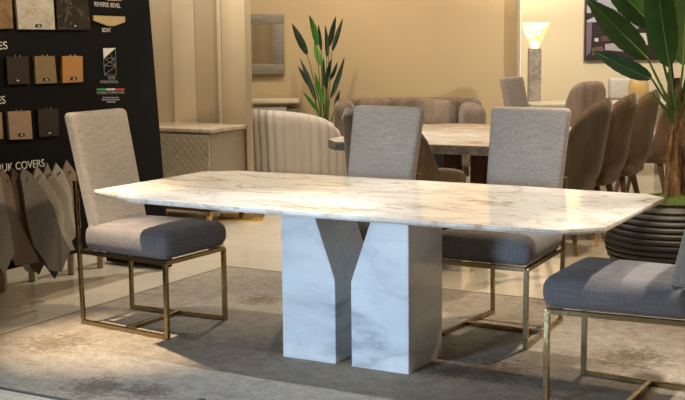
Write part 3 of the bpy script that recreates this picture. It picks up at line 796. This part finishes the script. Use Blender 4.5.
# ------------------------------------------------------------ stone table in the middle
m_st = veined('brown_stone', (.46, .44, .41), (.30, .28, .26), [(1.3, .09, (.38, .16, .05), 1.0), (2.4, .06, (.62, .60, .56), .8), (1.0, .08, (.22, .12, .06), .9)], .25, (1, 1.6, 1), (0, 0, -.6))
m_ste = veined('stone_edge', (.26, .25, .24), (.09, .085, .08), [(5, .08, (.65, .62, .56), .8), (8, .05, (.08, .07, .06), .8)], .35, (2, 2, 4))
c0 = fl(334.5, 141.5, .76); c1_ = fl(489, 146.5, .76)
ex = (c1_-c0).normalized(); ey = Vector((-ex.y, ex.x, 0))
st = thing('stone_table', 'thick grey and brown veined stone dining table in the middle distance', 'dining table', (c0.x, c0.y, 0), math.atan2(ex.y, ex.x))
Ls, Ws = 1.26, 1.75
poly = [(0, 0), (Ls, 0), (Ls+.15, .2), (Ls+.15, Ws-.25), (Ls-.15, Ws), (.25, Ws), (-.12, Ws-.25), (-.12, .15)]
prism('tabletop', poly, lambda p, s: Vector((p[0], p[1], .76-.012*s)), m_st, st)
prism('edge_slab', poly, lambda p, s: Vector((p[0], p[1], .748-.048*s)), m_ste, st)
inv = Matrix.Rotation(-st.rotation_euler.z, 3, 'Z')
for u, Y, w_ in ((437, 9.1, .09), (452.5, 8.25, .105), (479.5, 8.15, .10), (500, 8.7, .1)):
    q = at(u, 160, Y); l = inv @ (Vector((q.x, q.y, 0)) - Vector((c0.x, c0.y, 0)))
    bx('leg', (l.x, l.y, (.70+FZ)/2), (w_, w_, .70-FZ), m_dkwood, st, .004)

# ------------------------------------------------------------ sofa
q0, q1 = at(334, 110, 12.7), at(483, 110, 12.7)
sx_, sw = (q0.x+q1.x)/2, q1.x-q0.x
so = thing('sofa', 'taupe velvet sofa with curved back along the back wall', 'sofa', (sx_, 12.75, FZ))
BHs = at(400, 98, 13.0).z - FZ
cushion('base', (sw-.1, .85, .24), .05, m_taupe, so, lambda p: p+Vector((0, 0, .22)))
def curvback(p):
    k = (p.x/(sw/2)); return Vector((p.x, p.y + .36 - .28*abs(k)**3.5, p.z + BHs/2+.06))
cushion('backrest', (sw, .20, BHs-.12), .08, m_taupe, so, curvback, mid=16)
cushion('arm', (.22, .75, BHs-.14), .09, m_taupe, so, lambda p: Vector((p.x - sw/2+.11, p.y-.02, p.z + BHs/2+.06)))
m_taupel = velvet('light_taupe', (.24, .19, .15))
cushion('arm', (.24, .80, BHs-.16), .11, m_taupel, so, lambda p: Vector((p.x + sw/2-.12, p.y-.05, p.z + BHs/2+.04)))
for i in range(3):
    cushion('seat_cushion', ((sw-.5)/3-.01, .6, .14), .05, m_taupe, so, lambda p, i=i: p + Vector((-(sw-.5)/3 + (sw-.5)/3*i, -.08, .40)))
for i in range(3):
    cushion('back_cushion', ((sw-.46)/3-.015, .14, .34), .06, m_taupe, so, lambda p, i=i: Vector((p.x -(sw-.46)/3 + (sw-.46)/3*i, p.y+.17 + p.z*.15, p.z+.62)))
for sx in (1, -1):
    for sy in (1, -1): bx('leg', (sx*(sw/2-.2), sy*.3, .05), (.05, .05, .10), m_dkwood, so)
q = at(433, 112, 12.55)
o = cushion('throw_pillow', (.36, .14, .32), .06, m_taupel, None, lambda p: Vector((p.x*(1+.06*abs(p.z)/.2), p.y*(1-.5*max(abs(p.x)/.21, abs(p.z)/.2)**3), p.z)))
o.location = (q.x, 12.56, .63); o.rotation_euler = (-.25, .10, 0)
tag(o, 'square taupe throw pillow leaning on the sofa back near its right arm', 'pillow')

# ------------------------------------------------------------ lamp
q = at(534.5, 60, 12.6)
lp = thing('floor_lamp', 'stone pillar floor lamp with a glowing flared alabaster shade by the far wall', 'lamp', (q.x, 12.6, FZ))
zt = at(534.5, 48.5, 12.6).z - FZ; zs = at(534.5, 22.5, 12.6).z - FZ
m_pil = veined('lamp_stone', (.34, .29, .25), (.13, .11, .10), [(3, .07, (.55, .48, .40), .7), (5, .05, (.06, .05, .05), .7)], .3, (3, 3, 3), (.4, .3, 0))
bx('pillar', (0, 0, zt/2), (.125, .125, zt), m_pil, lp, .003)
m, t, b = nt('glowing_alabaster'); setp(b, (.9, .8, .6), .4)
n_ = noise(t, coords(t, (2, 2, 2)), 3, 5, .6, .5)
vn = mathn(t, 'ABSOLUTE', mathn(t, 'SUBTRACT', noise(t, coords(t, (1.2, 1.2, .5), (.2, .5, .4)), 2.3, 4), .52))
c = mix(t, ramp(t, vn, [(0, 1.0), (.03, 0.0)]), ramp(t, n_, [(.3, (1, .80, .45)), (.7, (1, .93, .74))]), (.95, .42, .04))
t.links.new(c, b.inputs['Emission Color']); b.inputs['Emission Strength'].default_value = 1.15; t.links.new(c, b.inputs['Base Color'])
bm = bmesh.new(); rings = []
for (r_, z) in ((.035, zt+.0), (.16, zs), (.150, zs), (.03, zt+.012)):
    rings.append([bm.verts.new((r_*math.cos(math.pi/4+math.pi/8*k), r_*math.sin(math.pi/4+math.pi/8*k), z)) for k in range(16)])
for a_, b_ in zip(rings, rings[1:]):
    for k in range(16): bm.faces.new((a_[k], a_[(k+1)%16], b_[(k+1)%16], b_[k]))
bm.faces.new(rings[0][::-1]); bm.faces.new(rings[-1])
fin('lamp_shade', bm, m, lp, 50)
pl_ = bpy.data.lights.new('lamp_bulb', 'POINT'); pl_.energy = 34; pl_.color = (1, .82, .55); pl_.shadow_soft_size = .05
o = bpy.data.objects.new('lamp_bulb', pl_); COL.objects.link(o); o.parent = lp; o.location = (0, 0, zs-.06)

# ------------------------------------------------------------ far white table, chair, vase
q = at(600, 104, 12.2)
wt = thing('white_table', 'distant pale stone table holding the amber vase', 'table', (2.75, 12.35, 0))
zt2 = at(600, 104, 12.0).z
bx('tabletop', (0, 0, zt2-.02), (1.7, .7, .04), m_lts, wt, .004)
for sx in (-1, 1): bx('leg', (sx*.6, 0, (zt2-.04+FZ)/2), (.14, .4, zt2-.04-FZ), m_lts, wt, .004)
m_amb, t, b = nt('amber_glass'); setp(b, (.80, .56, .24), .15); b.inputs['Transmission Weight'].default_value = .35; b.inputs['Coat Weight'].default_value = .5
q = at(638.5, 90, 12.2); zb = zt2; zh = at(638, 71, 12.2).z - zb
o = lathe('vase', [(.05, 0), (.075, .01), (.105, zh*.35), (.100, zh*.6), (.065, zh*.92), (.05, zh), (.044, zh), (.06, zh*.9), (.09, zh*.6), (.09, zh*.3), (.02, .02)], m_amb, None, 40)
o.location = (q.x, 12.2, zb); tag(o, 'amber glass vase on the distant pale table behind the banana leaf', 'vase')
q = at(621, 86, 12.95)
cc = thing('cream_chair', 'cream box-backed chair beyond the far table, left of the amber vase', 'chair', (q.x, 12.95, FZ))
zc = at(621, 77.5, 12.95).z - FZ
m_crm = linen('cream_linen', (.52, .49, .43), .9, .4)
cushion('backrest', (.27, .10, .24), .035, m_crm, cc, lambda p: p + Vector((0, 0, zc-.12)), 4)
cushion('seat', (.40, .40, .11), .04, m_crm, cc, lambda p: p + Vector((0, .2, .44)), 4)
bx('back_frame', (0, .0, zc/2+.05), (.20, .04, zc*.6), m_crm, cc)
for sx in (1, -1):
    for sy in (.03, .37): bx('leg', (sx*.17, sy, .2), (.03, .03, .40), m_walnut, cc)

# ------------------------------------------------------------ framed picture
YF = 13.35
pc = thing('framed_picture', 'large dark framed print of an interior on the far right wall', 'picture', (0, 0, 0))
a, b = at(585, 59.5, YF), at(684, -70, YF)
rectprism('canvas', a.x, b.x, a.z, b.z, YF-.035, .035, plain('print_dark', (.035, .022, .026), .4), pc, .002)
def pr(name, pts, col):
    q = [at(u, v, YF-.036) for u, v in pts]
    prism(name, [(p.x, p.z) for p in q], lambda p, s: Vector((p[0], YF-.0355-.0025*(1-s), p[1])), plain('print_ink', col, .4), pc)
pr('printed_shape', [(586.5,20.5),(598,15.5),(600,22),(587,22.5)], (.42,.42,.50)); pr('printed_shape', [(586,4),(592,10),(591,13),(586.5,13)], (.36,.36,.42))
pr('printed_shape', [(596,1),(610,-4),(618,10),(612,14)], (.30,.30,.36)); pr('printed_shape', [(612,8),(640,26),(636,31),(614,16)], (.22,.22,.27))
pr('printed_shape', [(585.6,23),(592,23),(591,52),(585.6,57)], (.16,.12,.16)); pr('printed_shape', [(605,44),(622,42.5),(629,52),(605,50)], (.36,.33,.36))
pr('printed_shape', [(594.5,38),(598.5,38),(598.5,41.5),(594.5,41.5)], (.55,.50,.48)); pr('printed_shape', [(601,36),(620,36),(620,41),(601,41)], (.10,.055,.045))
pr('printed_shape', [(638,33),(646,33),(648,45),(639,45)], (.55,.47,.42)); pr('printed_shape', [(592,48),(602,46),(604,50),(592,56)], (.13,.08,.06))
fr = plain('black_frame', (.015, .013, .013), .4)
rectprism('frame', a.x-.012, b.x+.012, a.z-.012, a.z, YF-.045, .045, fr, pc, .001); rectprism('frame', a.x-.012, a.x, a.z, b.z, YF-.045, .045, fr, pc, .001)
rectprism('frame', b.x, b.x+.012, a.z, b.z, YF-.045, .045, fr, pc, .001); rectprism('frame', a.x-.012, b.x+.012, b.z, b.z+.012, YF-.045, .045, fr, pc, .001)

# ------------------------------------------------------------ small black knob on the rug at the frame's bottom
q = fl(202, 406.5, 0)
o = lathe('black_cap', [(.024, 0), (.027, .006), (.026, .018), (.018, .028), (.006, .032)], plain('black_rubber', (.01,.01,.01), .4), None, 24)
o.location = (q.x, q.y, 0); tag(o, 'small round black cap lying on the rug in front of the table', 'cap')
